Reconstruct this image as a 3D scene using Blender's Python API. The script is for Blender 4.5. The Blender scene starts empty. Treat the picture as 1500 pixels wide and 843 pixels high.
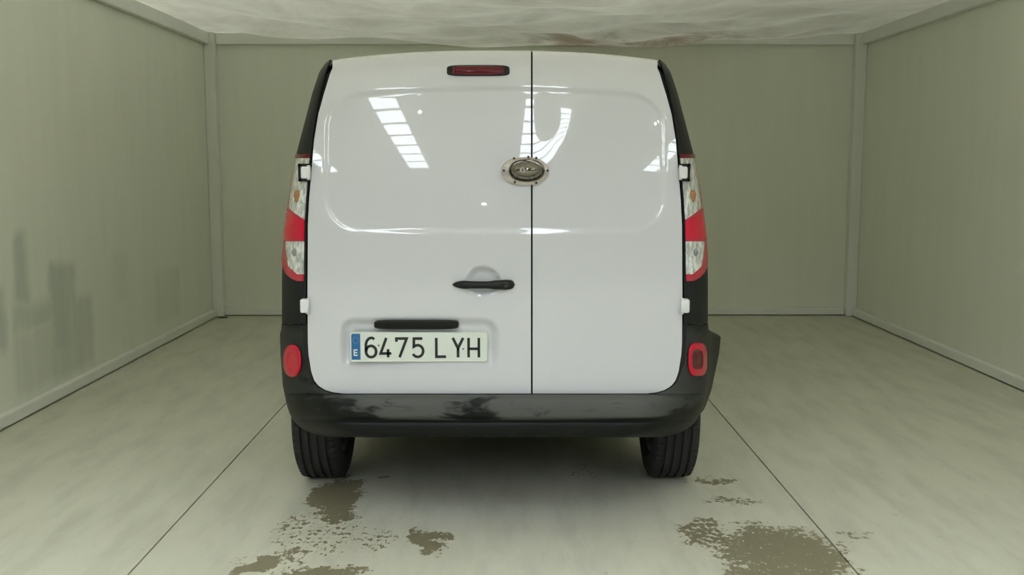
import bpy, math, random
import numpy as np
from mathutils import Vector

random.seed(7)
S = bpy.context.scene
COL = S.collection
PI = math.pi

# ------------------------------------------------------------------ camera
F = 1500.0                       # focal length in pixels of the 1500 x 843 frame
CAM_H = 1.365
PITCH = math.radians(6.9)
YAW = math.radians(0.30)         # turned a little to the right of the booth's axis
cam_d = bpy.data.cameras.new('camera')
cam_d.sensor_fit = 'HORIZONTAL'
cam_d.sensor_width = 36.0
cam_d.lens = 36.0 * F / 1500.0
cam_d.clip_start = 0.05
cam = bpy.data.objects.new('camera', cam_d)
COL.objects.link(cam)
cam.location = (0, 0, CAM_H)
cam.rotation_euler = (PI / 2 - PITCH, 0, -YAW)
S.camera = cam

# ------------------------------------------------------------------ world, exposure
W = bpy.data.worlds.new('world')
S.world = W
W.use_nodes = True
W.node_tree.nodes['Background'].inputs[0].default_value = (0.80, 0.86, 0.80, 1)
W.node_tree.nodes['Background'].inputs[1].default_value = 0.4
vs = S.view_settings
vs.view_transform = 'Standard'
vs.look = 'None'
vs.gamma = 1.0
vs.exposure = 0.48
vs.use_curve_mapping = False
SKYLIGHT_STRENGTH = 9.0
SKYLIGHT_TINT = (0.94, 1.0, 1.09)

# ------------------------------------------------------------------ helpers
CA, SA = math.cos(YAW), math.sin(YAW)
FWD = Vector((SA * math.cos(PITCH), CA * math.cos(PITCH), -math.sin(PITCH)))
RGT = Vector((CA, -SA, 0))
UPV = Vector((SA * math.sin(PITCH), CA * math.sin(PITCH), math.cos(PITCH)))
CPOS = Vector((0, 0, CAM_H))


def ray(u, v):
    return FWD + RGT * ((u - 750) / F) + UPV * ((421.5 - v) / F)


def at(u, v, Y):
    d = ray(u, v)
    return CPOS + d * (Y / d.y)


def floor_at(u, v):
    d = ray(u, v)
    return CPOS + d * (-CAM_H / d.z)


def side_at(u, v, X):
    d = ray(u, v)
    return CPOS + d * (X / d.x)


def ip(x, xs, ys):
    return float(np.interp(x, xs, ys))


def sstep(a, b, x):
    t = min(1.0, max(0.0, (x - a) / (b - a)))
    return t * t * (3 - 2 * t)


def link(name, me, mat=None, parent=None, smooth=False):
    o = bpy.data.objects.new(name, me)
    COL.objects.link(o)
    if mat:
        me.materials.append(mat)
    if smooth:
        me.shade_smooth()
    if parent:
        o.parent = parent
    return o


class MB:
    def __init__(self):
        self.v = []
        self.f = []

    def box(self, a, b):
        n = len(self.v)
        for z in (a[2], b[2]):
            for y in (a[1], b[1]):
                for x in (a[0], b[0]):
                    self.v.append((x, y, z))
        for q in ((0, 2, 3, 1), (4, 5, 7, 6), (0, 1, 5, 4), (2, 6, 7, 3), (0, 4, 6, 2), (1, 3, 7, 5)):
            self.f.append(tuple(n + i for i in q))
        return self

    def grid(self, rows, closed=False):
        n = len(self.v)
        m = len(rows[0])
        for r in rows:
            self.v.extend(tuple(p) for p in r)
        for i in range(len(rows) - 1):
            for j in range(m - 1 + (1 if closed else 0)):
                j2 = (j + 1) % m
                self.f.append((n + i * m + j, n + i * m + j2, n + (i + 1) * m + j2, n + (i + 1) * m + j))
        return self

    def solid(self, rows, off):
        """a grid given thickness: a second layer shifted by off, walls round the rim"""
        n = len(self.v)
        R_, M_ = len(rows), len(rows[0])
        self.grid(rows)
        k = n + R_ * M_
        off = Vector(off)
        rows2 = [[Vector(p) + off for p in r] for r in rows]
        for r in rows2:
            self.v.extend(tuple(p) for p in r)
        for i in range(R_ - 1):
            for j in range(M_ - 1):
                self.f.append((k + i * M_ + j, k + (i + 1) * M_ + j, k + (i + 1) * M_ + j + 1, k + i * M_ + j + 1))
        loop = [(0, j) for j in range(M_)] + [(i, M_ - 1) for i in range(1, R_)] + \
               [(R_ - 1, j) for j in range(M_ - 2, -1, -1)] + [(i, 0) for i in range(R_ - 2, 0, -1)]
        for a in range(len(loop)):
            b = (a + 1) % len(loop)
            ia = loop[a][0] * M_ + loop[a][1]
            ib = loop[b][0] * M_ + loop[b][1]
            self.f.append((n + ib, n + ia, k + ia, k + ib))
        return self

    def tube(self, pts, r, seg=10):
        pts = [Vector(p) for p in pts]
        rows = []
        for i, p in enumerate(pts):
            t = (pts[min(i + 1, len(pts) - 1)] - pts[max(i - 1, 0)]).normalized()
            a = t.orthogonal().normalized() if i == 0 else (a - t * a.dot(t)).normalized()
            b = t.cross(a)
            rr = r[i] if isinstance(r, (list, tuple)) else r
            rows.append([p + (a * math.cos(2 * PI * k / seg) + b * math.sin(2 * PI * k / seg)) * rr for k in range(seg)])
        n = len(self.v)
        self.grid(rows, closed=True)
        self.f.append(tuple(n + k for k in range(seg))[::-1])
        e = n + (len(rows) - 1) * seg
        self.f.append(tuple(e + k for k in range(seg)))
        return self

    def lathe_x(self, prof, c, seg=64):
        """prof: (x, r) list turned about the x axis through c"""
        rows = []
        for x, r in prof:
            rows.append([(c[0] + x, c[1] + r * math.cos(2 * PI * k / seg), c[2] + r * math.sin(2 * PI * k / seg)) for k in range(seg)])
        self.grid(rows, closed=True)
        return self

    def build(self, name, mat, parent=None, smooth=False, flat_angle=None):
        me = bpy.data.meshes.new(name)
        me.from_pydata(self.v, [], self.f)
        me.validate()
        import bmesh
        bm = bmesh.new()
        bm.from_mesh(me)
        bmesh.ops.remove_doubles(bm, verts=bm.verts, dist=1e-6)
        bmesh.ops.recalc_face_normals(bm, faces=bm.faces)
        if flat_angle:
            for e in bm.edges:
                if len(e.link_faces) == 2 and e.calc_face_angle(0) > flat_angle:
                    e.smooth = False
        bm.to_mesh(me)
        bm.free()
        if smooth or flat_angle:
            for p in me.polygons:
                p.use_smooth = True
        return link(name, me, mat, parent)


def tag(o, label=None, cat=None, group=None, kind=None):
    for k, val in (('label', label), ('category', cat), ('group', group), ('kind', kind)):
        if val:
            o[k] = val
    return o


# ------------------------------------------------------------------ materials
class NT:
    def __init__(self, name):
        self.m = bpy.data.materials.new(name)
        self.m.use_nodes = True
        self.t = self.m.node_tree
        self.b = self.t.nodes['Principled BSDF']
        self.co = None

    def n(self, typ, **kw):
        x = self.t.nodes.new(typ)
        for k, val in kw.items():
            setattr(x, k, val)
        return x

    def put(self, sock, val):
        if isinstance(val, bpy.types.NodeSocket):
            self.t.links.new(val, sock)
        elif isinstance(val, (tuple, list)) and len(val) == 3 and sock.type == 'RGBA':
            sock.default_value = (*val, 1)
        else:
            sock.default_value = val

    def set(self, **kw):
        for k, val in kw.items():
            self.put(self.b.inputs[k.replace('_', ' ')], val)
        return self

    def math(self, op, a, b=0.0, c=0.0, clamp=False):
        x = self.n('ShaderNodeMath', operation=op, use_clamp=clamp)
        self.put(x.inputs[0], a)
        self.put(x.inputs[1], b)
        self.put(x.inputs[2], c)
        return x.outputs[0]

    def coord(self, which='Object'):
        if self.co is None:
            self.co = self.n('ShaderNodeTexCoord')
        return self.co.outputs[which]

    def mapped(self, scale, loc=(0, 0, 0), rot=(0, 0, 0)):
        x = self.n('ShaderNodeMapping')
        self.put(x.inputs[0], self.coord())
        x.inputs['Location'].default_value = loc
        x.inputs['Rotation'].default_value = rot
        x.inputs['Scale'].default_value = scale
        return x.outputs[0]

    def noise(self, scale, detail=4, rough=0.55, vec=None, dist=0.0):
        x = self.n('ShaderNodeTexNoise')
        self.put(x.inputs['Vector'], vec if vec is not None else self.coord())
        x.inputs['Scale'].default_value = scale
        x.inputs['Detail'].default_value = detail
        x.inputs['Roughness'].default_value = rough
        x.inputs['Distortion'].default_value = dist
        return x.outputs[0]

    def ramp(self, fac, lo, hi, a=0.0, b=1.0):
        x = self.n('ShaderNodeMapRange', interpolation_type='SMOOTHSTEP')
        self.put(x.inputs[0], fac)
        x.inputs[1].default_value = lo
        x.inputs[2].default_value = hi
        x.inputs[3].default_value = a
        x.inputs[4].default_value = b
        return x.outputs[0]

    def mix(self, fac, a, b):
        x = self.n('ShaderNodeMix', data_type='RGBA')
        self.put(x.inputs[0], fac)
        self.put(x.inputs[6], a)
        self.put(x.inputs[7], b)
        return x.outputs[2]

    def bump(self, h, strength=0.3, dist=0.002):
        x = self.n('ShaderNodeBump')
        x.inputs['Strength'].default_value = strength
        x.inputs['Distance'].default_value = dist
        self.put(x.inputs['Height'], h)
        self.put(self.b.inputs['Normal'], x.outputs[0])
        return self


def plain(name, col, rough=0.5, metal=0.0, coat=0.0, var=0.06, scale=20.0, **kw):
    t = NT(name)
    n = t.noise(scale, 3)
    c2 = tuple(max(0.0, x * (1 - var)) for x in col)
    t.set(Base_Color=t.mix(n, c2, col), Roughness=rough, Metallic=metal, Coat_Weight=coat, **kw)
    return t.m


def wall_paint(name, col, blotches=(), axis='Y'):
    """matt booth paint; stains = darker grey patches (a0, a1, z0, z1, strength) on the wall"""
    t = NT(name)
    sep = t.n('ShaderNodeSeparateXYZ')
    wob = t.n('ShaderNodeVectorMath', operation='MULTIPLY_ADD')
    nz = t.n('ShaderNodeTexNoise')
    nz.inputs['Scale'].default_value = 5.0
    nz.inputs['Detail'].default_value = 5
    t.put(nz.inputs['Vector'], t.coord())
    t.put(wob.inputs[0], nz.outputs['Color'])
    wob.inputs[1].default_value = (0.12, 0.12, 0.12)
    t.put(wob.inputs[2], t.coord())
    t.put(sep.inputs[0], wob.outputs[0])
    A = sep.outputs[0 if axis == 'X' else 1]
    Z = sep.outputs[2]
    m = 0.0
    for (a0, a1, z0, z1, st) in blotches:
        e = 0.05
        k = t.math('MULTIPLY', t.ramp(A, a0 - e + .06, a0 + e + .06), t.ramp(A, a1 - e + .06, a1 + e + .06, 1, 0))
        k = t.math('MULTIPLY', k, t.math('MULTIPLY', t.ramp(Z, z0 - e + .06, z0 + e + .06), t.ramp(Z, z1 - e + .06, z1 + e + .06, 1, 0)))
        m = t.math('MAXIMUM', m, t.math('MULTIPLY', k, st))
    drip = t.noise(3.0, 4, vec=t.mapped((2.5, 2.5, 0.35)))
    fine = t.noise(60.0, 2)
    dark = tuple(x * 0.97 for x in col)
    c = t.mix(t.ramp(drip, .35, .7), col, dark)
    c = t.mix(t.math('MULTIPLY', m, t.ramp(drip, .2, .6, .6, 1.0)), c, tuple(x * y for x, y in zip(col, (0.66, 0.70, 0.70))))
    t.set(Base_Color=c, Roughness=t.math('ADD', 0.42, t.math('MULTIPLY', fine, 0.1)), Specular_IOR_Level=0.3)
    t.bump(t.noise(9.0, 3), 0.15, 0.004)
    return t.m


WALL_COL = (0.85, 0.87, 0.735)
X_L, X_R = None, None
Y_B = 9.19                                  # back wall
X_L = at(309, 255, Y_B).x                   # left wall
X_R = at(1258, 255, Y_B).x                  # right wall
Y_F = 2.1                                   # open front of the booth
Z_T = 2.50                                  # where the ceiling sheet is fixed


def left_patch(u0, u1, v0, v1, st):
    y1 = side_at(u0, v0, X_L).y
    y2 = side_at(u1, v0, X_L).y
    um = (u0 + u1) / 2
    return (min(y1, y2), max(y1, y2), side_at(um, v1, X_L).z, side_at(um, v0, X_L).z, st)


M = {}
M['wall'] = wall_paint('booth_paint', WALL_COL)
M['wall_l'] = wall_paint('booth_paint_blotched', WALL_COL, [  # left wall: darker grey patches mixed into the paint colour
    left_patch(18, 38, 342, 452, .9), left_patch(70, 108, 388, 520, .9), left_patch(18, 108, 440, 475, .75),
    left_patch(20, 130, 470, 560, .45), left_patch(70, 135, 440, 550, .7), left_patch(-10, 6, 420, 520, .9),
    left_patch(225, 262, 395, 470, .28), left_patch(165, 185, 370, 440, .2)])
M['steel'] = plain('white_painted_steel', (0.86, 0.88, 0.80), 0.4, var=.08, scale=8)

# ------------------------------------------------------------------ concrete floor
def floor_mat():
    t = NT('worn_concrete')
    blobs = [  # (u, v, ru, rv, weight) of the damp marks seen on the slabs
        (492, 728, 34, 24, 1.0), (497, 757, 26, 12, .75), (430, 765, 22, 10, .45), (478, 790, 75, 24, .36), (553, 790, 22, 22, .38),
        (625, 794, 25, 15, .85), (612, 783, 9, 10, .55),
        (385, 826, 22, 14, 1.0), (470, 840, 52, 9, .85), (425, 818, 24, 13, .55),
        (1136, 806, 80, 36, .78), (1180, 812, 60, 32, .80), (1150, 842, 70, 16, .74), (1028, 782, 30, 22, .62), (1078, 800, 38, 14, .70), (1072, 838, 26, 9, .75),
        (1042, 706, 34, 5, .62), (1070, 733, 48, 7, .50), (1252, 785, 18, 6, .45),
        (860, 690, 26, 14, .34), (560, 700, 12, 3, .6), (515, 698, 8, 4, .55)]
    sep = t.n('ShaderNodeSeparateXYZ')
    wob = t.n('ShaderNodeVectorMath', operation='MULTIPLY_ADD')
    nz = t.n('ShaderNodeTexNoise')
    nz.inputs['Scale'].default_value = 8.0
    nz.inputs['Detail'].default_value = 5
    t.put(nz.inputs['Vector'], t.coord())
    t.put(wob.inputs[0], nz.outputs['Color'])
    wob.inputs[1].default_value = (.26, .26, 0)
    t.put(wob.inputs[2], t.coord())
    t.put(sep.inputs[0], wob.outputs[0])
    m = 0.0
    for (u, v, ru, rv, w) in blobs:
        c = floor_at(u, v)
        rx = abs(floor_at(u + ru, v).x - c.x)
        ry = abs(floor_at(u, v - rv).y - floor_at(u, v + rv).y) / 2
        dx = t.math('DIVIDE', t.math('SUBTRACT', sep.outputs[0], c.x + .13), rx * 1.25)
        dy = t.math('DIVIDE', t.math('SUBTRACT', sep.outputs[1], c.y + .13), ry * 1.25)
        d2 = t.math('ADD', t.math('MULTIPLY', dx, dx), t.math('MULTIPLY', dy, dy))
        k = t.math('MULTIPLY', t.ramp(d2, 0.0, 1.5, 1.0, 0.0), w)
        m = t.math('MAXIMUM', m, k)
    br = t.noise(46.0, 6, .68, vec=t.mapped((1, .75, 1)))
    fld = t.math('ADD', m, t.math('MULTIPLY', t.math('SUBTRACT', br, .5), 2.3))
    damp = t.ramp(fld, .42, .52)
    damp = t.math('MULTIPLY', damp, t.ramp(m, .02, .15))
    big = t.noise(0.9, 5, .6)
    streak = t.noise(5.0, 5, .6, vec=t.mapped((1.6, .35, 1), rot=(0, 0, .35)))
    fine = t.noise(140.0, 3, .6)
    spots = t.ramp(t.noise(26.0, 5, .65), .63, .72)
    c = t.mix(t.ramp(big, .3, .7), (.62, .61, .485), (.68, .67, .54))
    c = t.mix(t.ramp(streak, .40, .70, 0, .55), c, (.50, .495, .40))
    c = t.mix(t.ramp(fine, .3, .8, 0, .25), c, (.50, .49, .39))
    c = t.mix(t.math('MULTIPLY', spots, .40), c, (.30, .29, .21))
    rim = t.math('MULTIPLY', t.ramp(m, .1, .5), t.math('SUBTRACT', 1.0, damp))
    c = t.mix(t.math('MULTIPLY', rim, .18), c, (.46, .42, .33))
    c = t.mix(t.math('MULTIPLY', damp, .88), c, (.19, .165, .090))
    r = t.math('ADD', .40, t.math('MULTIPLY', streak, .28))
    t.set(Base_Color=c, Roughness=t.math('SUBTRACT', r, t.math('MULTIPLY', damp, .08)), Specular_IOR_Level=0.45)
    t.bump(t.math('ADD', fine, t.math('MULTIPLY', streak, 1.2)), .18, .002)
    return t.m


M['floor'] = floor_mat()
M['joint'] = plain('joint_grit', (.10, .095, .07), .9, var=.3, scale=60)
JL = floor_at(385, 628).x
JR = (floor_at(1228, 799).x + floor_at(1063, 621).x) / 2
HX, HY0, HY1 = 16.0, -24.0, 13.0
fb = MB()
fb.box((-HX, HY0, -.20), (HX, HY1, -.012))
floor = tag(fb.build('floor', M['joint']), kind='structure', label='grey concrete floor with saw-cut joints and damp marks')
jw = .0035
for a, b in ((-HX, JL - jw), (JL + jw, JR - jw), (JR + jw, HX)):
    MB().box((a, HY0, -.012), (b, HY1, 0)).build('slab', M['floor'], floor)

# ------------------------------------------------------------------ booth shell
T = .06
tag(MB().box((X_L - T, Y_F, 0), (X_L, Y_B + T, Z_T + .02)).build('wall_left', M['wall_l']), 'left cream painted booth wall with grey patches', kind='structure')
tag(MB().box((X_R, Y_F, 0), (X_R + T, Y_B + T, Z_T + .02)).build('wall_right', M['wall']), 'right cream painted booth wall', kind='structure')
tag(MB().box((X_L, Y_B, 0), (X_R, Y_B + T, Z_T + .02)).build('wall_back', M['wall']), 'cream painted back wall behind the van', kind='structure')


def rail(name, a, b, label):
    """a square tube with softened long edges"""
    o = MB().box(a, b).build(name, M['steel'])
    md = o.modifiers.new('soft', 'BEVEL')
    md.width = .008
    md.segments = 2
    return tag(o, label, kind='structure')


PW = .095
rail('trim_1', (X_L, Y_B - PW, 0), (X_L + PW, Y_B, Z_T), 'square steel post in the left rear corner')
rail('trim_2', (X_R - PW, Y_B - PW, 0), (X_R, Y_B, Z_T), 'square steel post in the right rear corner')
rail('trim_3', (X_L + PW, Y_B - .05, Z_T - .10), (X_R - PW, Y_B, Z_T), 'steel rail along the top of the back wall')
rail('trim_4', (X_L, Y_F, Z_T - .10), (X_L + .05, Y_B - PW, Z_T), 'steel rail along the top of the left wall')
rail('trim_5', (X_R - .05, Y_F, Z_T - .10), (X_R, Y_B - PW, Z_T), 'steel rail along the top of the right wall')
rail('baseboard_left', (X_L, Y_F, .008), (X_L + .045, Y_B - PW, .075), 'painted rail along the foot of the left wall')
rail('baseboard_right', (X_R - .045, Y_F, .008), (X_R, Y_B - PW, .075), 'painted rail along the foot of the right wall')
rail('baseboard_back', (X_L + PW, Y_B - .045, .008), (X_R - PW, Y_B, .075), 'painted rail along the foot of the back wall')

# sagging ceiling sheet of pale cloth
def tarp_mat():
    t = NT('ceiling_cloth')
    # faint brown drip marks where the sheet hangs lowest
    st = t.noise(1.7, 5, .65, vec=t.mapped((1.0, .8, 1), loc=(.3, 0, 0)), dist=.6)
    sep = t.n('ShaderNodeSeparateXYZ')
    t.put(sep.inputs[0], t.coord())
    c0 = at(925, 52, 8.6)
    dx = t.math('DIVIDE', t.math('SUBTRACT', sep.outputs[0], c0.x), 1.25)
    dy = t.math('DIVIDE', t.math('SUBTRACT', sep.outputs[1], 8.95), .8)
    near = t.ramp(t.math('ADD', t.math('MULTIPLY', dx, dx), t.math('MULTIPLY', dy, dy)), 0, 1, 1, 0)
    w = t.math('MULTIPLY', near, t.ramp(st, .36, .62))
    c = t.mix(t.ramp(st, .35, .7), (.84, .81, .64), (.66, .63, .48))
    c = t.mix(t.math('MULTIPLY', w, .95), c, (.34, .22, .13))
    t.set(Base_Color=c, Roughness=.38, Specular_IOR_Level=.4)
    t.bump(t.noise(6.0, 5, .6, vec=t.mapped((.35, 1.6, 1))), .8, .03)
    tr = t.n('ShaderNodeBsdfTranslucent')
    t.put(tr.inputs[0], c)
    mx = t.n('ShaderNodeMixShader')
    mx.inputs[0].default_value = .44
    t.t.links.new(t.b.outputs[0], mx.inputs[1])
    t.t.links.new(tr.outputs[0], mx.inputs[2])
    t.t.links.new(mx.outputs[0], t.t.nodes['Material Output'].inputs[0])
    return t.m


M['cloth'] = tarp_mat()
rows = []
NX, NY = 130, 150
for j in range(NY + 1):
    y = Y_F + (Y_B - .005 - Y_F) * j / NY
    r = []
    for i in range(NX + 1):
        s = i / NX
        x = X_L + .005 + (X_R - X_L - .01) * s
        sag = .115 * (math.sin(PI * min(1, max(0, (s - .03) / .94))) ** 1.1)
        env = min(1, 6 * s, 6 * (1 - s)) * sstep(0, .12, (y - Y_F) / 6) * sstep(0, .02, s) * sstep(0, .02, 1 - s)
        wv = .020 * math.sin(2.1 * y + 1.3 * x) + .020 * math.sin(4.2 * x - 3.1 * y + .8 * math.sin(2 * y)) + .012 * math.sin(8.5 * y + 3 * x + 1.2 * math.sin(1.7 * x)) + .006 * math.sin(17 * y - 5 * x)
        corner = .05 * math.sin(5 * (x - X_R) + 9 * (y - Y_B)) * math.exp(-((x - X_R) ** 2 + (y - Y_B) ** 2) / 3.0) \
            + .05 * math.sin(-5 * (x - X_L) + 9 * (y - Y_B)) * math.exp(-((x - X_L) ** 2 + (y - Y_B) ** 2) / 3.0)
        damp_end = .35 + .65 * sstep(0, .25, Y_B - y)
        r.append((x, y, Z_T + .004 - sag - (wv + corner) * env * damp_end))
    rows.append(r)
tag(MB().grid(rows).build('ceiling', M['cloth'], smooth=True), 'sagging pale cloth ceiling with brown drip stains', kind='structure')

# ------------------------------------------------------------------ the hall the booth stands in
M['hall'] = plain('hall_cladding', (.66, .68, .66), .7, var=.12, scale=1.5)
M['hall_roof'] = plain('hall_roof_sheet', (.24, .25, .23), .7, var=.15, scale=1.2)
HZ = 7.2
M['hall_dark'] = plain('darkened_hall_wall', (.16, .16, .14), .8, var=.2, scale=2)  # unseen hall walls darkened to cut bounce light and darken reflections
tag(MB().box((-HX - .2, HY0, 0), (-HX, HY1, HZ)).build('wall_hall_left', M['hall_dark']), 'left wall of the hall', kind='structure')
tag(MB().box((HX, HY0, 0), (HX + .2, HY1, HZ)).build('wall_hall_right', M['hall']), 'right wall of the hall', kind='structure')
tag(MB().box((-HX, HY1, 0), (HX, HY1 + .2, HZ)).build('wall_hall_back', M['hall']), 'wall of the hall beyond the booth', kind='structure')
tag(MB().box((-HX, HY0 - .2, 0), (HX, HY0, HZ)).build('wall_hall_front', M['hall_dark']), 'wall of the hall behind the camera', kind='structure')
hall_roof = tag(MB().box((-HX - .2, HY0 - .2, HZ), (HX + .2, HY1 + .2, HZ + .15)).build('ceiling_hall', M['hall_roof']), 'roof of the hall with rows of skylights', kind='structure')
t = NT('skylight_sheet')
t.set(Base_Color=(.8, .8, .8), Emission_Color=SKYLIGHT_TINT, Emission_Strength=SKYLIGHT_STRENGTH, Roughness=.4)
M['sky'] = t.m
PANEL = MB().box((-.5, -.5, -.02), (.5, .5, .02))
first = None
for cx in (-11.8, -4.15, 1.24, 10.3):
    wx, y0, step, ln = 1.28, -17.0, 1.5, 1.16
    for k in range({-11.8: 5, -4.15: 18, 1.24: 15, 10.3: 12}[cx]):
        if first is None:
            o = first = PANEL.build('skylight_panel', M['sky'], hall_roof)
        else:
            o = first.copy()
            COL.objects.link(o)
            o.parent = hall_roof
        o.location = (cx, y0 + k * step, HZ - .03)
        o.scale = (wx, ln, 1)

# round high-bay lamps hung under the hall roof behind the photographer
t = NT('lamp_globe')
t.set(Base_Color=(.9, .9, .9), Emission_Color=(1, .98, .94), Emission_Strength=60.0)
M['globe'] = t.m
for (lx, ly, lz, lr) in ((-.70, -20.0, 5.3, .09), (-2.55, -8.4, 6.85, .07), (6.9, -8.9, 6.85, .07)):
    rows = [[(lx + lr * math.sin(PI * a / 10) * math.cos(2 * PI * b / 16), ly + lr * math.sin(PI * a / 10) * math.sin(2 * PI * b / 16), lz + .8 * lr * math.cos(PI * a / 10)) for b in range(16)] for a in range(11)]
    MB().grid(rows, closed=True).build('high_bay_lamp', M['globe'], hall_roof, smooth=True)
    MB().tube([(lx, ly, lz + lr * .7), (lx, ly, HZ)], .02, 8).build('lamp_rod', M['hall'], hall_roof)

# ================================================================== the van
UC = 725.0                                  # picture column of the van's centre line
X0 = at(UC, 400, 3.8).x


def z_top(X):
    return 1.782 - .034 * (abs(X) / .60) ** 2.4


def y_rear(x, z):
    """depth of the smooth rear skin"""
    X = x - X0
    u = max(0.0, z - .85)
    y = 3.68 + .02 * (z - .5) + .115 * u * u + .05 * (abs(X) / .68) ** 2.6
    h = z_top(X) - z
    R = .07
    if h < R:
        h = max(0.0, h)
        y += R - math.sqrt(max(0.0, R * R - (R - h) ** 2))
    return y


def on_rear(px, v, off=0.0):
    """point of the rear skin seen px columns right of the centre line in row v"""
    Y = 3.72
    for _ in range(25):
        p = at(UC + px, v, Y)
        Y = y_rear(p.x, p.z)
    p = at(UC + px, v, Y)
    p.y += off
    return p


# door outline and body silhouette, half widths in picture columns by row
IN_V = [86, 96, 129, 162, 207, 243, 290, 330, 430, 502, 520, 545, 558, 566, 572, 575, 577]
IN_P = [238, 242, 251, 258.5, 265, 268, 272, 274, 274.5, 274, 273, 269, 264.5, 258, 248, 238, 222]
OUT_V = [86, 89, 92, 105, 136, 180, 224, 283, 340, 377, 410, 476]
OUT_P = [240, 244, 248, 257, 267.5, 279, 290.5, 300.5, 308.5, 311.5, 312, 312]

van = bpy.data.objects.new('panel_van', None)
COL.objects.link(van)
van.location = (0, 0, 0)
tag(van, 'white panel van seen from behind, parked in the booth', 'van')

# ---- materials of the van
t = NT('white_van_paint')
t.set(Base_Color=(.63, .63, .63), Roughness=.28, Specular_IOR_Level=.35, Coat_Weight=1.0, Coat_Roughness=.015, Coat_IOR=1.5)
M['paint'] = t.m
M['gap'] = plain('black_rubber_seal', (.012, .012, .012), .8)
M['black'] = plain('black_gloss_trim', (.010, .011, .010), .4, var=.2, Specular_IOR_Level=.3)
M['plastic'] = plain('grey_black_plastic', (.010, .0115, .010), .55, var=.2, scale=30, Specular_IOR_Level=.25)


def bumper_mat():
    t = NT('worn_bumper_plastic')
    s = t.noise(2.6, 5, .6, vec=t.mapped((1.0, 1, 3.4), loc=(1.3, 0, .2)), dist=.4)
    fine = t.noise(60, 3, .6, vec=t.mapped((.25, 1, 1)))
    sep = t.n('ShaderNodeSeparateXYZ')
    t.put(sep.inputs[0], t.coord())
    mid = t.math('MULTIPLY', t.ramp(t.math('ABSOLUTE', sep.outputs[0]), .45, .80, 1, .2), t.ramp(sep.outputs[2], .440, .452))
    w = t.math('MULTIPLY', t.ramp(s, .40, .48), mid)
    c = t.mix(w, (.0055, .0065, .0055), (.095, .098, .088))
    c = t.mix(t.ramp(fine, .55, .8, 0, .5), c, (.026, .028, .025))
    t.set(Base_Color=c, Specular_IOR_Level=.22, Roughness=t.math('ADD', .5, t.math('MULTIPLY', w, .12)))
    t.bump(fine, .25, .0015)
    return t.m


M['bumper'] = bumper_mat()
M['tyre'] = plain('tyre_rubber', (.022, .022, .021), .75, var=.35, scale=40)
M['rim'] = plain('steel_wheel', (.25, .25, .25), .4, metal=.8)
M['dark'] = plain('underseal', (.010, .010, .009), .85, var=.4)
M['chrome'] = plain('chrome', (.24, .22, .18), .05, metal=1.0, var=.05)
M['plate_base'] = plain('lock_base_metal', (.56, .50, .44), .3, metal=.45, var=.25, scale=60)
M['bolt'] = plain('dark_bolt', (.05, .045, .04), .4, metal=.6)
M['white'] = plain('white_enamel', (.78, .78, .76), .3, var=.04)
M['red'] = plain('red_lens', (.66, .004, .035), .2, coat=.25, var=.25, scale=120, Specular_IOR_Level=.3)
M['red_dark'] = plain('dark_red_lens', (.13, .003, .010), .2, coat=.2, var=.3, scale=120, Specular_IOR_Level=.3)
M['red_frame'] = plain('pink_red_lens_rim', (.50, .02, .045), .2, coat=.3, var=.2, scale=60)
M['amber'] = plain('amber_bulb', (.36, .15, .04), .2, coat=.4)
M['bulb'] = plain('grey_bulb', (.25, .25, .25), .15, metal=.3)


def clear_lens():
    t = NT('clear_fluted_lens')
    n = t.noise(70, 3, .6, vec=t.mapped((1, 1, .4)))
    t.set(Base_Color=t.mix(t.ramp(n, .35, .65), (.40, .41, .37), (.86, .86, .82)), Roughness=.14, Metallic=.25, Coat_Weight=1.0, Coat_Roughness=.04)
    t.bump(t.noise(55, 2, .5), .4, .003)
    return t.m


M['clear'] = clear_lens()
M['plate'] = plain('plate_reflective', (.74, .78, .68), .3, var=.06, scale=40)
M['plate_blue'] = plain('plate_blue', (.012, .14, .34), .35, var=.1)
M['ink'] = plain('plate_ink', (.010, .012, .010), .4)
M['glass'] = plain('dark_glass', (.02, .025, .025), .05, coat=1)


# ---- rear doors
def sd_rbox(x, z, cx, cz, hx, hz, r):
    qx, qz = abs(x - cx) - hx + r, abs(z - cz) - hz + r
    return math.hypot(max(qx, 0), max(qz, 0)) + min(max(qx, qz), 0) - r


def rect_on_rear(pxa, pxb, va, vb):
    a, b = on_rear(pxa, (va + vb) / 2), on_rear(pxb, (va + vb) / 2)
    c, d = on_rear((pxa + pxb) / 2, va), on_rear((pxa + pxb) / 2, vb)
    return (a.x + b.x) / 2, (c.z + d.z) / 2, abs(b.x - a.x) / 2, abs(d.z - c.z) / 2


EMB_L = rect_on_rear(-246, 46, 129, 342)
EMB_R = rect_on_rear(62, 246, 129, 342)
EMB = rect_on_rear(-250, 250, 127, 342)
PLATE_REC = rect_on_rear(498 - UC, 730 - UC, 467, 548)
BOWL = on_rear(708 - UC, 411)
KNOCK = on_rear(842 - UC, 172)


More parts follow.
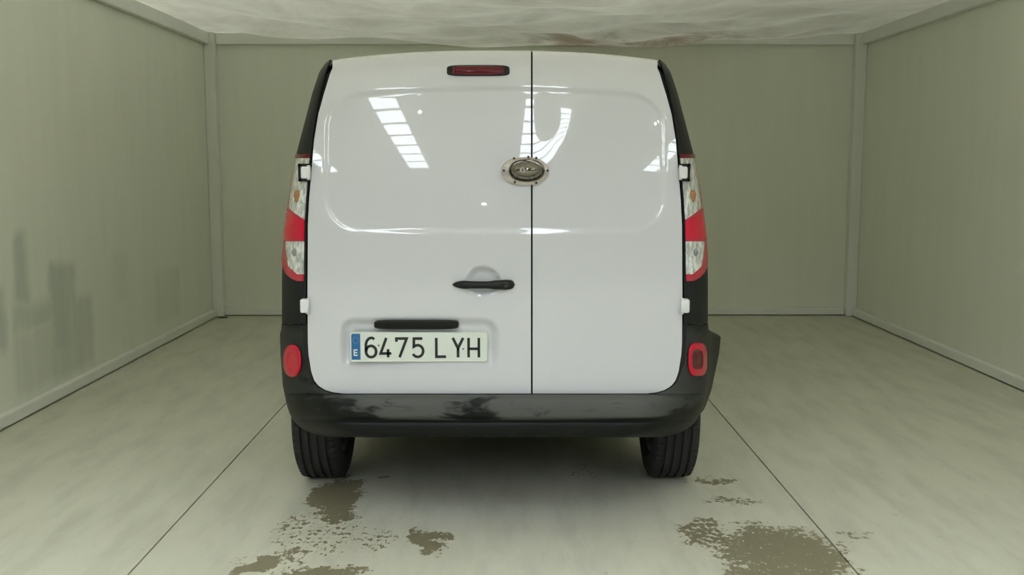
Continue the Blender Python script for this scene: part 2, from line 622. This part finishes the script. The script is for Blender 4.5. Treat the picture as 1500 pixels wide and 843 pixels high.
def door_point(px, v):
    p = on_rear(px, v)
    x, z = p.x, p.z
    d = 0.0
    # shallow pressed panel in the upper half, its top line arched
    cx, cz, hx, hz = EMB
    arch = .030 * ((x - cx) / hx) ** 2
    s = sd_rbox(x, z + arch * sstep(cz - hz * .2, cz + hz, z), cx, cz, hx, hz, .13)
    d += .0042 * (1 - sstep(-.018, .003, s))
    # number plate recess, softer at its foot
    cx, cz, hx, hz = PLATE_REC
    s = sd_rbox(x, z, cx, cz, hx, hz, .055)
    d += .020 * (1 - sstep(-.030, .006, s)) * sstep(cz - hz * 1.05, cz + hz * .2, z)
    # finger bowl behind the handle
    e = ((x - BOWL.x) / .062) ** 2 + ((z - BOWL.z) / .052) ** 2
    if e < 1.6:
        d += .020 * (1 - sstep(.15, 1.25, e))
    # knock in the right door that twists what it mirrors
    if px > 54:
        k = sstep(54, 116, px) * (1 - sstep(116, 158, px))
        b = (z - KNOCK.z) / .12
        d -= .0060 * k * math.exp(-b * b)
    p.y += d
    return p


def row_list():
    a = list(np.linspace(74, 100, 14)) + list(np.linspace(104, 540, 150)) + [544, 548, 552, 556, 559, 562, 565, 568, 570, 572, 573.5, 575, 576, 576.6, 577]
    return a


def build_door(side, name):
    rows = []
    seam = 54
    for v in row_list():
        e = ip(v, IN_V, IN_P) if v >= 86 else None
        r = []
        lo, hi = (-1, seam - 1.3) if side < 0 else (seam + 1.3, 1)
        for k in range(141 if side < 0 else 91):
            q = k / (140 if side < 0 else 90)
            ee = ip(max(v, 86), IN_V, IN_P)
            px = (-ee + (seam - 1.3 + ee) * q) if side < 0 else (seam + 1.3 + (ee - seam - 1.3) * q)
            # the roof line is arched: top rows bend down towards the corners
            bend = (88 - 74) * (abs(px) / 238) ** 2.4
            vv = v + bend * (1 - sstep(74, 210, v))
            r.append(door_point(px, vv))
        rows.append(r)
    return MB().solid(rows, (0, .03, 0)).build(name, M['paint'], van, flat_angle=math.radians(50))


door_l = build_door(-1, 'rear_door')
tag(door_l, 'wider left rear door with the number plate and handle')
door_r = build_door(1, 'rear_door')
tag(door_r, 'narrower right rear door')

# black frame that shows in the gaps round the doors
rows = []
for v in [75, 76, 77, 79, 82, 86] + list(np.linspace(90, 560, 60)) + [568, 574, 580, 586]:
    e = min(ip(max(v, 86), IN_V, IN_P) + 8, ip(max(v, 86), OUT_V, OUT_P) - 1.0)
    if v > 540:
        e = 276 - (v - 540) * .3
    rows.append([on_rear(-e + 2 * e * k / 60, v + 14 * (abs(-e + 2 * e * k / 60) / 238) ** 2.4 * (1 - sstep(74, 210, v)), .012 if v < 86 else .022) for k in range(61)])
MB().solid(rows, (0, .02, 0)).build('door_frame', M['gap'], van, smooth=False)


# ---- corner pillars: a strip that turns from the rear skin to the flank
def pillar(side, v, q, off=0.0):
    i = ip(v, IN_V, IN_P) + 2.5
    o = ip(v, OUT_V, OUT_P) + off
    px = i + (o - i) * math.sin(q * PI / 2)
    base = on_rear(side * i, v).y + .006
    Y = base + .17 * (1 - math.cos(q * PI / 2)) - off * .0022
    return at(UC + side * px, v, Y)


for side in (-1, 1):
    rows = []
    for v in [87, 89, 91, 94, 98, 102, 107] + list(np.linspace(112, 475, 60)):
        r = [pillar(side, v, 0) + Vector((0, .03, 0))] + [pillar(side, v, k / 14) for k in range(15)]
        e = r[-1]
        r += [e + Vector((side * .004, .04, 0)), e + Vector((side * .006, .12, 0))]
        rows.append(r)
    MB().grid(rows).build('corner_pillar', M['plastic'], van, flat_angle=math.radians(40))

    # tail lamp: rim, red and clear lenses, bulbs
    OFF = 1.2

    def lp(v, q, o=OFF):
        return pillar(side, v, q, o)

    def q_out(v):
        return ip(v, [226, 360, 380, 392, 402, 408, 412], [1.0, 1.0, .96, .80, .58, .42, .24])

    def q_in(v):
        return ip(v, [226, 232, 300, 350, 390, 403], [.70, .80, .72, .70, .50, .20])

    vs_ = [226, 228, 230] + list(np.linspace(233, 400, 60)) + [403, 406, 409, 412]
    rows = [[lp(v, .06 + (q_out(v) - .06) * k / 14) for k in range(15)] for v in vs_]
    lamp = MB().solid(rows, (0, .02, 0)).build('tail_lamp', M['red_frame'], van, flat_angle=math.radians(45))
    tag(lamp, ('left' if side < 0 else 'right') + ' tall tail lamp with red and clear sections')

    def lens(name, mat, vt, vb, o, qa=.05, qi=q_in):
        rows = []
        for j in range(21):
            r = []
            for k in range(13):
                a = k / 12
                v = vt(a) + (vb(a) - vt(a)) * j / 20
                r.append(lp(v, qa + (qi(v) - qa) * a, OFF + o))
            rows.append(r)
        return MB().solid(rows, (0, .012, 0)).build(name, mat, lamp, flat_angle=math.radians(40))

    tag(lens('top_band', M['red_dark'], lambda a: 226.2, lambda a: 231.5, 1.0, .05, lambda v: .98), 'dark red band')
    tag(lens('clear_lens', M['clear'], lambda a: 232, lambda a: 322 - 19 * a, .8), 'clear upper lens')
    tag(lens('red_lens', M['red'], lambda a: 325 - 19 * a, lambda a: 351, 1.0, .05, lambda v: .86), 'bright red middle lens')
    tag(lens('clear_lens', M['clear'], lambda a: 354, lambda a: 402, .8), 'clear lower lens')
    for (v, q, nm, mt, rad) in ((286, .34, 'indicator_bulb', 'amber', .015), (292, .34, 'indicator_bulb_base', 'amber', .010), (370, .30, 'reversing_bulb', 'bulb', .011)):
        c = lp(v, q, OFF + 1.4)
        rows = []
        for a in range(9):
            th = PI * a / 8
            rows.append([(c.x + rad * math.sin(th) * math.cos(2 * PI * b / 14), c.y - rad * .6 * math.sin(th) * math.sin(2 * PI * b / 14), c.z + 1.25 * rad * math.cos(th)) for b in range(14)])
        MB().grid(rows, closed=True).build(nm, M[mt], lamp, smooth=True)

    # hinges: white blocks, the upper one let into the lamp with a black surround
    def hinge(v0, v1, p0, p1, surround):
        a, b = at(UC + side * p0, v0, 3.70), at(UC + side * p1, v1, 3.70)
        y = min(pillar(side, (v0 + v1) / 2, .2).y, on_rear(side * p0, (v0 + v1) / 2).y)
        k = y / 3.70
        a, b = at(UC + side * p0, v0, y), at(UC + side * p1, v1, y)
        h = MB().box((min(a.x, b.x), y - .022, b.z), (max(a.x, b.x), y + .03, a.z)).build('hinge', M['white'], van)
        md = h.modifiers.new('soft', 'BEVEL')
        md.width = .007
        md.segments = 3
        for p in h.data.polygons:
            p.use_smooth = True
        MB().tube([((a.x + b.x) / 2 - side * .012, y - .016, b.z - .004), ((a.x + b.x) / 2 - side * .012, y - .016, a.z + .004)], .006, 10).build('hinge_pin', M['white'], h, smooth=True)
        if surround:
            g = .010
            s = MB()
            xa, xb = min(a.x, b.x), max(a.x, b.x)
            if side < 0:
                xa -= g
                s.box((xa, y - .014, b.z - g), (xa + g, y + .03, a.z + g))
            else:
                xb += g
                s.box((xb - g, y - .014, b.z - g), (xb, y + .03, a.z + g))
            s.box((xa, y - .014, a.z), (xb, y + .03, a.z + g))
            s.box((xa, y - .014, b.z - g), (xb, y + .03, b.z))
            s.build('hinge_surround', M['black'], van)

    hinge(244, 262, 270, 283 if side < 0 else 281, True)
    hinge(438, 458, 272, 284, False)

# ---- bumper
BOUT_V = [476, 484, 489, 520, 564, 594, 608, 618, 628, 636, 641]
BOUT_P = [312.5, 313, 315, 314, 311, 305, 300, 294, 284, 268, 245]
BUL_V = [476, 540, 570, 578, 580, 583, 588, 600, 611, 614, 617, 620, 624, 634, 641]
BUL_D = [-.002, .004, .010, .018, .030, .058, .070, .074, .070, .060, .058, .066, .070, .066, .050]


def bump_pt(side, px, v, off=0.0):
    o = ip(v, BOUT_V, BOUT_P)
    w = min(1.0, max(0.0, (px / o - .76) / .24))
    add = .26 * (1 - math.sqrt(max(0.0, 1 - w * w)))
    bul = ip(v, BUL_V, BUL_D) * (1 - .6 * w)
    Y = 3.72
    for _ in range(12):
        p = at(UC + side * px, v, Y)
        Y = 3.68 + .05 * (min(abs(p.x - X0), .70) / .68) ** 2.6 + add - bul - off
    return at(UC + side * px, v, Y)


def bumper_rows():
    vv = list(np.linspace(476, 540, 22)) + [545, 550, 555, 560, 564, 568, 571, 573, 575, 576.5, 577.6, 578.4, 579.5, 581, 583, 586, 590, 596, 602, 608, 611, 612.5, 614, 615.5, 617, 618.5, 620, 622, 625, 630, 635, 638, 641]
    rows = []
    for v in vv:
        halves = []
        for side in (-1, 1):
            i = ip(v, IN_V, IN_P) + 3 if v < 577.8 else 0.0
            if v < 577.8 and v > 570:
                i = ip(v - 1.5, IN_V, IN_P) + 1
            o = ip(v, BOUT_V, BOUT_P)
            r = []
            for k in range(41):
                q = 1 - (1 - k / 40) ** 1.6
                r.append(bump_pt(side, i + (o - i) * q, v))
            e = r[-1]
            if side > 0 and 484 <= v <= 608:      # this corner has sprung loose and sticks out
                fp = ip(v, [484, 486, 493, 520, 572, 600, 608], [313, 318, 331, 328, 317, 307, 300])
                tip = at(UC + fp, v, e.y + .30)
                r += [e.lerp(tip, .5) + Vector((-.004, 0, 0)), tip, tip + Vector((-.02, .02, 0)), tip + Vector((-.03, .02, 0))]
            else:
                r += [e + Vector((0, .12, 0)), e + Vector((0, .30, 0)), e + Vector((-side * .02, .31, 0)), e + Vector((-side * .03, .31, 0))]
            halves.append(r)
        rows.append(halves)
    return vv, rows


vv, brows = bumper_rows()
mb = MB()
up = [k for k, v in enumerate(vv) if v < 577.8]
dn = [k for k, v in enumerate(vv) if v > 577.0]
for s in (0, 1):
    mb.grid([brows[k][s] for k in up])
full = [list(reversed(brows[k][0])) + brows[k][1][1:] for k in dn if vv[k] > 577.8]
last = full[-1]
full.append([Vector(p) + Vector((0, .03, -.008)) for p in last])
full.append([Vector(p) + Vector((0, .22, .01)) for p in last])
mb.grid(full)
# tie uprights to the cross beam
a, b = brows[up[-1]], full[0]
half = len(brows[0][0])
mb.grid([list(reversed(a[0])), b[:half]])
mb.grid([a[1], b[half - 1:]])
bumper = mb.build('bumper', M['bumper'], van, flat_angle=math.radians(38))
tag(bumper, 'scuffed black plastic bumper, its right corner sprung outwards')


# fog lamps let into the bumper corners
def fog(side, cpx, cv, hp, hv, power, mat_rim, label):
    def pt(a, rr, off):
        c, s_ = math.cos(a), math.sin(a)
        ex = math.copysign(abs(c) ** (2 / power), c)
        ez = math.copysign(abs(s_) ** (2 / power), s_)
        return bump_pt(side, cpx + hp * rr * ex * (1), cv - hv * rr * ez, off)
    prof = [(1.04, -.01), (1.04, .006), (.98, .012), (.80, .017), (.62, .018)]
    rows = [[pt(2 * PI * k / 40, rr, off) for k in range(40)] for rr, off in prof]
    o = MB().grid(rows, closed=True).build('fog_lamp', mat_rim, van, smooth=True)
    tag(o, label)
    prof = [(.62, .018), (.55, .012), (.35, .010), (.01, .009)]
    rows = [[pt(2 * PI * k / 40, rr, off) for k in range(40)] for rr, off in prof]
    MB().grid(rows, closed=True).build('reflector', M['red_dark'] if side > 0 else M['red'], o, smooth=True)


fog(-1, 297, 529, 13, 23, 2.3, M['red'], 'oval red lamp in the left bumper corner')
fog(1, 297, 527, 13.5, 23.5, 3.2, M['red'], 'squarish red lamp in the right bumper corner')

# ---- white body behind the doors: a loft from the tail to the nose
SEC = [(.79, .30), (.815, .36), (.835, .48), (.838, .65), (.83, .80), (.815, .95), (.800, 1.10), (.781, 1.245), (.754, 1.40), (.725, 1.52), (.694, 1.64), (.665, 1.715), (.638, 1.745), (.57, 1.754), (.40, 1.766), (.20, 1.775), (0, 1.778)]
RA, FA = 4.40, 7.08                           # axles
ROOF = [(3.86, 1.775), (4.2, 1.80), (5.6, 1.81), (6.3, 1.77), (6.55, 1.70), (7.15, 1.16), (7.6, 1.02), (7.78, .92), (7.88, .72), (7.90, .5)]
rows = []
ys = list(np.linspace(3.88, 7.90, 110))
for y in ys:
    zt = ip(y, [a for a, _ in ROOF], [b for _, b in ROOF])
    fl = 1 + .03 * math.exp(-((y - RA) / .5) ** 2) + .03 * math.exp(-((y - FA) / .5) ** 2)
    if y < 4.3:
        fl *= 1 - .055 * ((4.3 - y) / .42) ** 2
    nose = 1 - .30 * max(0, (y - 7.3) / .6) ** 2.2
    zb = .30
    for ya in (RA, FA):
        d = abs(y - ya)
        if d < .37:
            zb = max(zb, .31 + math.sqrt(.37 ** 2 - d * d))
    if y < 4.06:
        zb = max(zb, .62)
    zb = min(zb, zt - .02)
    half = []
    for (w, z) in SEC:
        z -= .006 * sstep(1.5, 1.7, z)
        zz = min(max(z, zb), zt - (.02 if w > .3 else 0) * (1 if z < zt else 0)) if z < zt else zt - .03 * (w / .8) ** 2
        zz = max(zz, zb)
        tuck = 1.0                             # the tail is tucked in behind the corner pillars
        if w > .56:
            tq = min(1.0, max(0.0, (y - 3.87) / .17))
            tuck = .915 + .085 * math.sqrt(1 - (1 - tq) ** 2)
        half.append((w * (fl if z < 1.2 else 1) * nose * tuck, y, zz))
    rows.append([(X0 - a, b_, c) for a, b_, c in half] + [(X0 + a, b_, c) for a, b_, c in reversed(half[:-1])])
mb = MB()
mb.grid(rows)
n = len(mb.v)
mb.v.append((X0, 7.9, .45))
body = mb.build('body', M['paint'], van, flat_angle=math.radians(35))
# cab glass
for side in (-1, 1):
    g = [[(X0 + side * .828, y, 1.12) for y in (6.0, 6.4, 6.8, 7.0)], [(X0 + side * .773, y, 1.38) for y in (6.0, 6.35, 6.65, 6.80)], [(X0 + side * .729, y, 1.56) for y in (6.0, 6.3, 6.52, 6.62)]]
    MB().solid(g, (-side * .01, 0, 0)).build('side_window', M['glass'], van)
    a = X0 + side * .84
    mr = MB().box((min(a, a + side * .17), 6.72, 1.08), (max(a, a + side * .17), 6.80, 1.30)).build('door_mirror', M['plastic'], van)
    md = mr.modifiers.new('soft', 'BEVEL')
    md.width = .025
    md.segments = 3
ws = []
for k in range(7):
    q = k / 6
    y = 6.60 + .50 * q
    z = ip(y, [a for a, _ in ROOF], [b for _, b in ROOF])
    hw = .60 + .10 * q
    ws.append([(X0 - hw + 2 * hw * i / 10, y + .012, z + .012 - .03 * ((i - 5) / 5 * hw / .8) ** 2) for i in range(11)])
MB().solid(ws, (0, -.006, -.012)).build('windscreen', M['glass'], van)

# ---- underside
MB().box((X0 - .56, 3.84, .36), (X0 + .56, 7.7, .44)).build('floor_pan', M['dark'], van)
MB().box((X0 - .78, 4.80, .22), (X0 + .78, 6.65, .40)).build('underbody_light_block', M['dark'], van)  # unseen underbody box, hung low to stop light leaking under the van
for side in (-1, 1):
    for ya in (RA, FA):
        mbx = MB()
        arc = [(ya + .36 * math.cos(PI * k / 12), .31 + .36 * math.sin(PI * k / 12)) for k in range(13)]
        mbx.grid([[(X0 + side * .56, y, z) for y, z in arc], [(X0 + side * .815, y, z) for y, z in arc]])
        i0 = len(mbx.v)
        mbx.v.extend([(X0 + side * .56, y, z) for y, z in arc])
        mbx.f.append(tuple(range(i0, i0 + 13)))
        mbx.build('wheel_arch', M['dark'], van)
MB().tube([(X0 - .62, RA, .29), (X0 + .62, RA, .29)], .045, 14).build('axle_beam', M['dark'], van, smooth=True)
MB().tube([(X0 - .62, FA, .29), (X0 + .62, FA, .29)], .035, 14).build('axle_beam', M['dark'], van, smooth=True)
MB().tube([(X0 + .34, 3.86, .42), (X0 + .34, 3.92, .40), (X0 + .34, 4.0, .39), (X0 + .34, 4.5, .36), (X0 + .2, 5.0, .30), (X0 + .2, 6.6, .30)], [.024, .024, .085, .085, .03, .03], 16).build('exhaust', M['dark'], van, smooth=True)
a = at(533, 646, 3.95)
MB().box((a.x - .012, 3.92, .335), (a.x + .012, 3.99, .42)).box((a.x - .03, 3.92, .335), (a.x + .03, 3.99, .345)).build('tow_eye', M['dark'], van)
sp = MB()
prof = []
for k in range(13):
    th = 2 * PI * k / 12
    prof.append((.24 + .065 * math.cos(th), .345 + .05 * math.sin(th)))
rows = [[(X0 - .12 + r * math.cos(2 * PI * i / 40), 4.95 - .45 + r * math.sin(2 * PI * i / 40), z) for i in range(40)] for r, z in prof]
sp.grid(rows, closed=True).build('spare_wheel', M['tyre'], van, smooth=True)

# ---- wheels
TW, TR = .195, .312
h = TW / 2
prof = [(-h * .80, .205), (-h * .98, .235), (-h, .262), (-h * .95, .290), (-h * .84, .305), (-h * .74, TR - .002)]
for g in (-.5, -.17, .17, .5):
    gx = g * h * 1.05
    prof += [(gx - .0062, TR), (gx - .0052, TR - .009), (gx + .0052, TR - .009), (gx + .0062, TR)]
prof += [(h * .74, TR - .002), (h * .84, .305), (h * .95, .290), (h, .262), (h * .98, .235), (h * .80, .205)]
tyre_src = MB().lathe_x(prof, (0, 0, 0), 72).build('tyre', M['tyre'], None, flat_angle=math.radians(35))
rimp = [(-h * .80, .205), (-h * .7, .19), (-h * .55, .17), (-.02, .165), (h * .3, .16), (h * .35, .12), (h * .5, .10), (h * .45, .06), (h * .6, .03), (h * .6, .001)]
rim_src = MB().lathe_x(rimp, (0, 0, 0), 48).build('wheel_rim', M['rim'], None, smooth=True)
blk = MB()
NB = 60
for k in range(NB):
    th = 2 * PI * k / NB
    for sd in (-1, 1):
        for (xa, xb) in ((.58, .86),):
            rows = []
            for rr in (TR - .004, TR + .003):
                rows.append([(sd * h * xa, rr * math.cos(th), rr * math.sin(th)), (sd * h * xb, (rr - .006) * math.cos(th + .01), (rr - .006) * math.sin(th + .01)),
                             (sd * h * xb, (rr - .006) * math.cos(th + .055), (rr - .006) * math.sin(th + .055)), (sd * h * xa, rr * math.cos(th + .045), rr * math.sin(th + .045))])
            blk.grid(rows, closed=True)
            n = len(blk.v)
            blk.f.append((n - 4, n - 3, n - 2, n - 1))
blk_src = tag(blk.build('tread_blocks', M['tyre'], None), kind='stuff')
first = True
for ya in (RA, FA):
    for side in (-1, 1):
        wl = bpy.data.objects.new('wheel', None)
        COL.objects.link(wl)
        wl.parent = van
        wl.location = (X0 + side * .748, ya, TR + .003)
        wl.rotation_euler = (0, 0, 0 if side > 0 else PI)
        for src in (tyre_src, rim_src, blk_src):
            o = src if first else src.copy()
            if not first:
                COL.objects.link(o)
            o.parent = wl
        first = False


# ---- things fixed on the doors
def outline(hp, hv, power, n=48):
    pts = []
    for k in range(n):
        a = 2 * PI * k / n
        c, s_ = math.cos(a), math.sin(a)
        pts.append((hp * math.copysign(abs(c) ** (2 / power), c), hv * math.copysign(abs(s_) ** (2 / power), s_)))
    return pts


def pad(name, mat, parent, u, v, hu, hv, prof, power=2.0, n=48, cap=True, base=None):
    """a moulded pad on the rear skin: prof = (shrink, height) rings"""
    rows = []
    o = outline(1, 1, power, n)
    for sh, hgt in prof:
        r = []
        for (a, b) in o:
            # the rim keeps an even width: shrink by columns, not by factor
            uu = a * max(.01, hu - sh)
            vv_ = b * max(.01, hv - sh)
            p = (base or door_point)(u - UC + uu, v - vv_)
            p = p + Vector((0, -hgt, 0))
            r.append(p)
        rows.append(r)
    m = MB().grid(rows, closed=True)
    if cap:
        k = len(m.v)
        m.f.append(tuple(range(k - n, k)))
    return m.build(name, mat, parent, flat_angle=math.radians(50))


# high brake light
o = pad('brake_light_housing', M['black'], door_l, 700.5, 103.5, 46, 8, [(0, -.004), (0, .004), (1.2, .008)], 5)
tag(o, 'black surround')
o = pad('brake_light', M['red_dark'], door_l, 700.5, 103.5, 38, 6.2, [(0, .006), (0, .010), (1.5, .013)], 6)
tag(o, 'dark red high brake light')

# handle: a pull with a lock barrel at its right end
def handle():
    rows = []
    us = np.linspace(663, 754, 40)
    for u in us:
        hh = ip(u, [663, 666, 672, 680, 690, 715, 726, 740, 748, 752, 754], [.6, 3.2, 5.0, 6.2, 5.6, 5.4, 6.8, 7.4, 6.8, 5.0, .6])
        dd = ip(u, [663, 680, 700, 720, 740, 754], [.010, .026, .034, .032, .026, .012])
        c = on_rear(u - UC, 417)
        y0 = c.y
        r = []
        for k in range(16):
            a = 2 * PI * k / 16
            p = at(u, 417 - hh * math.sin(a), y0)
            r.append((p.x, y0 - dd / 2 - dd / 2 * math.cos(a) + .002, p.z))
        rows.append(r)
    m = MB().grid(rows, closed=True)
    m.f.append(tuple(range(16)))
    k = len(m.v)
    m.f.append(tuple(range(k - 16, k)))
    o = m.build('door_handle', M['black'], door_l, smooth=True)
    tag(o, 'black pull handle')
    return o


hd = handle()
c = on_rear(741 - UC, 417)
rr = []
for (r, d) in ((.0095, .022), (.0095, .029), (.007, .0295), (.0065, .028), (.0005, .028)):
    rr.append([(c.x + r * math.cos(2 * PI * k / 20), c.y - d, c.z + r * math.sin(2 * PI * k / 20)) for k in range(20)])
tag(MB().grid(rr, closed=True).build('lock_barrel', M['bolt'], door_l, smooth=True), 'round lock barrel')

# plate lamp bar
o = pad('plate_lamp_bar', M['black'], door_l, 610, 476, 62, 7, [(0, -.004), (0, .020), (1.0, .026), (2.2, .028)], 5)
tag(o, 'black plate lamp bar')

# oval security lock across the seam
def flat_base(px, v):
    return on_rear(px, v, .0)


lock = pad('security_lock', M['plate_base'], van, 769, 251, 35, 20.5, [(0, -.012), (0, .006), (1.5, .009)], 2.2, base=flat_base)
tag(lock, 'oval chrome security lock across the door seam')
o = pad('lock_collar', M['chrome'], lock, 771.5, 250, 26.5, 16.8, [(0, .006), (0, .012), (.6, .016), (1.5, .018), (2.4, .017), (2.8, .014)], 2.2, n=120, base=flat_base)
rows = []
for k in range(17):
    q = k / 16 * PI / 2
    y = on_rear(771.5 - UC, 250).y - .014 - .045 * math.sin(q)
    rows.append([at(771.5 + (23.7 * math.cos(q) + .05) * math.cos(2 * PI * j / 72), 250 - (14.0 * math.cos(q) + .05) * math.sin(2 * PI * j / 72), y) for j in range(72)])
MB().grid(rows, closed=True).build('lock_dome', M['chrome'], lock, smooth=True)
c = on_rear(765 - UC, 249)
rr = []
for (r, d) in ((.009, .045), (.009, .0600), (.0075, .0607), (.007, .0597), (.0005, .0597)):
    rr.append([(c.x + r * 1.1 * math.cos(2 * PI * k / 24), c.y - d, c.z + r * math.sin(2 * PI * k / 24)) for k in range(24)])
MB().grid(rr, closed=True).build('lock_cylinder', M['plate_base'], lock, flat_angle=.6)
MB().box((c.x - .002, c.y - .0604, c.z - .005), (c.x + .002, c.y - .0594, c.z + .005)).build('keyhole', M['ink'], lock)
for (u, v) in ((738, 250), (753, 232), (774, 230), (785.5, 231.5), (802, 250), (785.5, 268), (754, 267)):
    c = on_rear(u - UC, v)
    rr = []
    for (r, d) in ((.0042, .002), (.0042, .013), (.003, .0145), (.0003, .015)):
        rr.append([(c.x + r * math.cos(2 * PI * k / 10), c.y - d, c.z + r * math.sin(2 * PI * k / 10)) for k in range(10)])
    MB().grid(rr, closed=True).build('bolt', M['bolt'], lock, smooth=True)

# ---- number plate: 6475 LYH on white with a blue band
PC = on_rear(613.5 - UC, 509)
PY = min(door_point(u - UC, v).y for u in (513, 563, 613, 663, 714) for v in (487, 498, 509, 520, 530)) - .001
pa, pb = at(513, 487, PY), at(714, 530, PY)
pm = MB()
ol = []
rx = .008
for cx, cz, a0 in ((pb.x - rx, pa.z - rx, 0), (pa.x + rx, pa.z - rx, 90), (pa.x + rx, pb.z + rx, 180), (pb.x - rx, pb.z + rx, 270)):
    for k in range(6):
        a = math.radians(a0 + 18 * k)
        ol.append((cx + rx * math.cos(a), cz + rx * math.sin(a)))
cxm, czm = (pa.x + pb.x) / 2, (pa.z + pb.z) / 2
TH = .006
rows = []
for sh, d in ((0, .02), (0, -TH + .001), (.001, -TH), (.0035, -TH), (.0045, -TH + .0012)):
    rows.append([(x - math.copysign(sh, x - cxm), PY + d, z - math.copysign(sh, z - czm)) for x, z in ol])
pm.grid(rows, closed=True)
k = len(pm.v)
pm.f.append(tuple(range(k - len(ol), k)))
plate = pm.build('number_plate', M['plate'], van, flat_angle=.7)
tag(plate, 'white number plate with blue band')
YF = PY - TH + .0012
ba, bb = at(514.5, 489, PY), at(528.5, 527, PY)
MB().box((ba.x, YF - .0006, bb.z), (bb.x, YF + .001, ba.z)).build('blue_band', M['plate_blue'], plate)


def stroke(name, pts, w, mat, parent, y, closed=False, th=.0012):
    """flat pen stroke through 2-D points (x, z)"""
    P = [Vector(p) for p in pts]
    n = len(P)
    L, R_ = [], []
    for i in range(n):
        if closed:
            a, b = P[(i - 1) % n], P[(i + 1) % n]
            d1, d2 = (P[i] - a).normalized(), (b - P[i]).normalized()
        else:
            d1 = (P[i] - P[i - 1]).normalized() if i > 0 else (P[1] - P[0]).normalized()
            d2 = (P[i + 1] - P[i]).normalized() if i < n - 1 else d1
        t_ = (d1 + d2).normalized()
        nrm = Vector((-t_.y, t_.x))
        m_ = w / 2 / max(.35, nrm.dot(Vector((-d1.y, d1.x))))
        L.append(P[i] + nrm * m_)
        R_.append(P[i] - nrm * m_)
    if closed:
        L.append(L[0])
        R_.append(R_[0])
    return [[(p.x, y - th, p.y) for p in L], [(p.x, y - th, p.y) for p in R_]]


def arc(cx, cz, rx_, rz_, a0, a1, n=14):
    return [(cx + rx_ * math.cos(math.radians(a0 + (a1 - a0) * k / n)), cz + rz_ * math.sin(math.radians(a0 + (a1 - a0) * k / n))) for k in range(n + 1)]


# glyph strokes in a unit box: x 0..1, z 0..1
GLYPH = {
    '6': [arc(.5, .30, .44, .29, 100, 460, 28)[:-1] + [None], [(.80, .93)] + arc(.55, .60, .49, .40, 70, 180, 12)[1:] + [(.06, .32)]],
    '4': [[(.56, 1.0), (.06, .20), (.98, .20)], [(.70, .42), (.70, 0)]],
    '7': [[(.05, .80), (.05, .965), (.92, .965), (.30, 0)]],
    '5': [[(.86, .965), (.12, .965), (.10, .55)] + arc(.44, .325, .48, .30, 122, -150, 18)],
    'L': [[(.10, 1.0), (.10, .035), (.95, .035)]],
    'Y': [[(.02, 1.0), (.5, .46), (.98, 1.0)], [(.5, .5), (.5, 0)]],
    'H': [[(.08, 0), (.08, 1.0)], [(.92, 0), (.92, 1.0)], [(.08, .44), (.92, .44)]],
    'E': [[(.95, .93), (.1, .93), (.1, .07), (.95, .07)], [(.1, .5), (.85, .5)]],
}


def glyph(ch, u0, u1, v0, v1, w, mat, name, y):
    a, b = at(u0, v0, PY), at(u1, v1, PY)
    m = MB()
    for st in GLYPH[ch]:
        cl = st[-1] is None
        pts = [(a.x + (b.x - a.x) * p[0], b.z + (a.z - b.z) * p[1]) for p in st if p]
        g = stroke('', pts, w, None, None, y, cl)
        m.solid(g, (0, .0016, 0))
    return m.build(name, mat, plate)


for ch, u0, u1 in (('6', 535, 552.5), ('4', 556.5, 574), ('7', 580, 597.5), ('5', 604.5, 621.5), ('L', 637.5, 654.5), ('Y', 663, 679), ('H', 685, 703)):
    glyph(ch, u0, u1, 495, 523.5, .0098, M['ink'], 'digit' if ch.isdigit() else 'letter', YF)
glyph('E', 518.5, 524.5, 512, 521, .0045, M['white'], 'country_letter', YF - .0006)
cs = at(521.5, 498.5, PY)
for k in range(12):
    a = 2 * PI * k / 12
    x, z = cs.x + .0105 * math.cos(a), cs.z + .0105 * math.sin(a)
    MB().box((x - .0012, YF - .0012, z - .0012), (x + .0012, YF, z + .0012)).build('star', M['plate_star'] if 'plate_star' in M else M.setdefault('plate_star', plain('pale_star', (.25, .34, .36), .5)), plate)
for (u, v) in ((555, 506), (678.5, 511)):
    c = at(u, v, PY)
    rr = []
    for (r, d) in ((.0035, 0), (.0035, .002), (.002, .003), (.0002, .003)):
        rr.append([(c.x + r * math.cos(2 * PI * q / 12), YF - d, c.z + r * math.sin(2 * PI * q / 12)) for q in range(12)])
    MB().grid(rr, closed=True).build('fixing_screw', M['rim'], plate, smooth=True)

# ------------------------------------------------------------------ swept dirt at the post feet
M['dirt'] = plain('dry_dirt', (.05, .045, .03), .95, var=.5, scale=80)


def dirt(u, v, w, hgt, label):
    c = floor_at(u, v)
    rows = []
    rnd = random.Random(int(u))
    for j in range(5):
        q = j / 4
        r = []
        for k in range(16):
            a = 2 * PI * k / 16
            jit = .75 + .5 * rnd.random()
            r.append((c.x + w * (1 - q * .97) * math.cos(a) * jit, c.y + w * .35 * (1 - q * .97) * math.sin(a) * jit, hgt * q ** .6 * (.8 + .4 * rnd.random())))
        rows.append(r)
    o = MB().grid(rows, closed=True).build('dirt_clump', M['dirt'])
    tag(o, label, 'dirt')


dirt(1230, 458, .055, .012, 'dark clump of dirt beside the right corner post')
dirt(326, 466, .05, .010, 'small clump of dirt beside the left corner post')
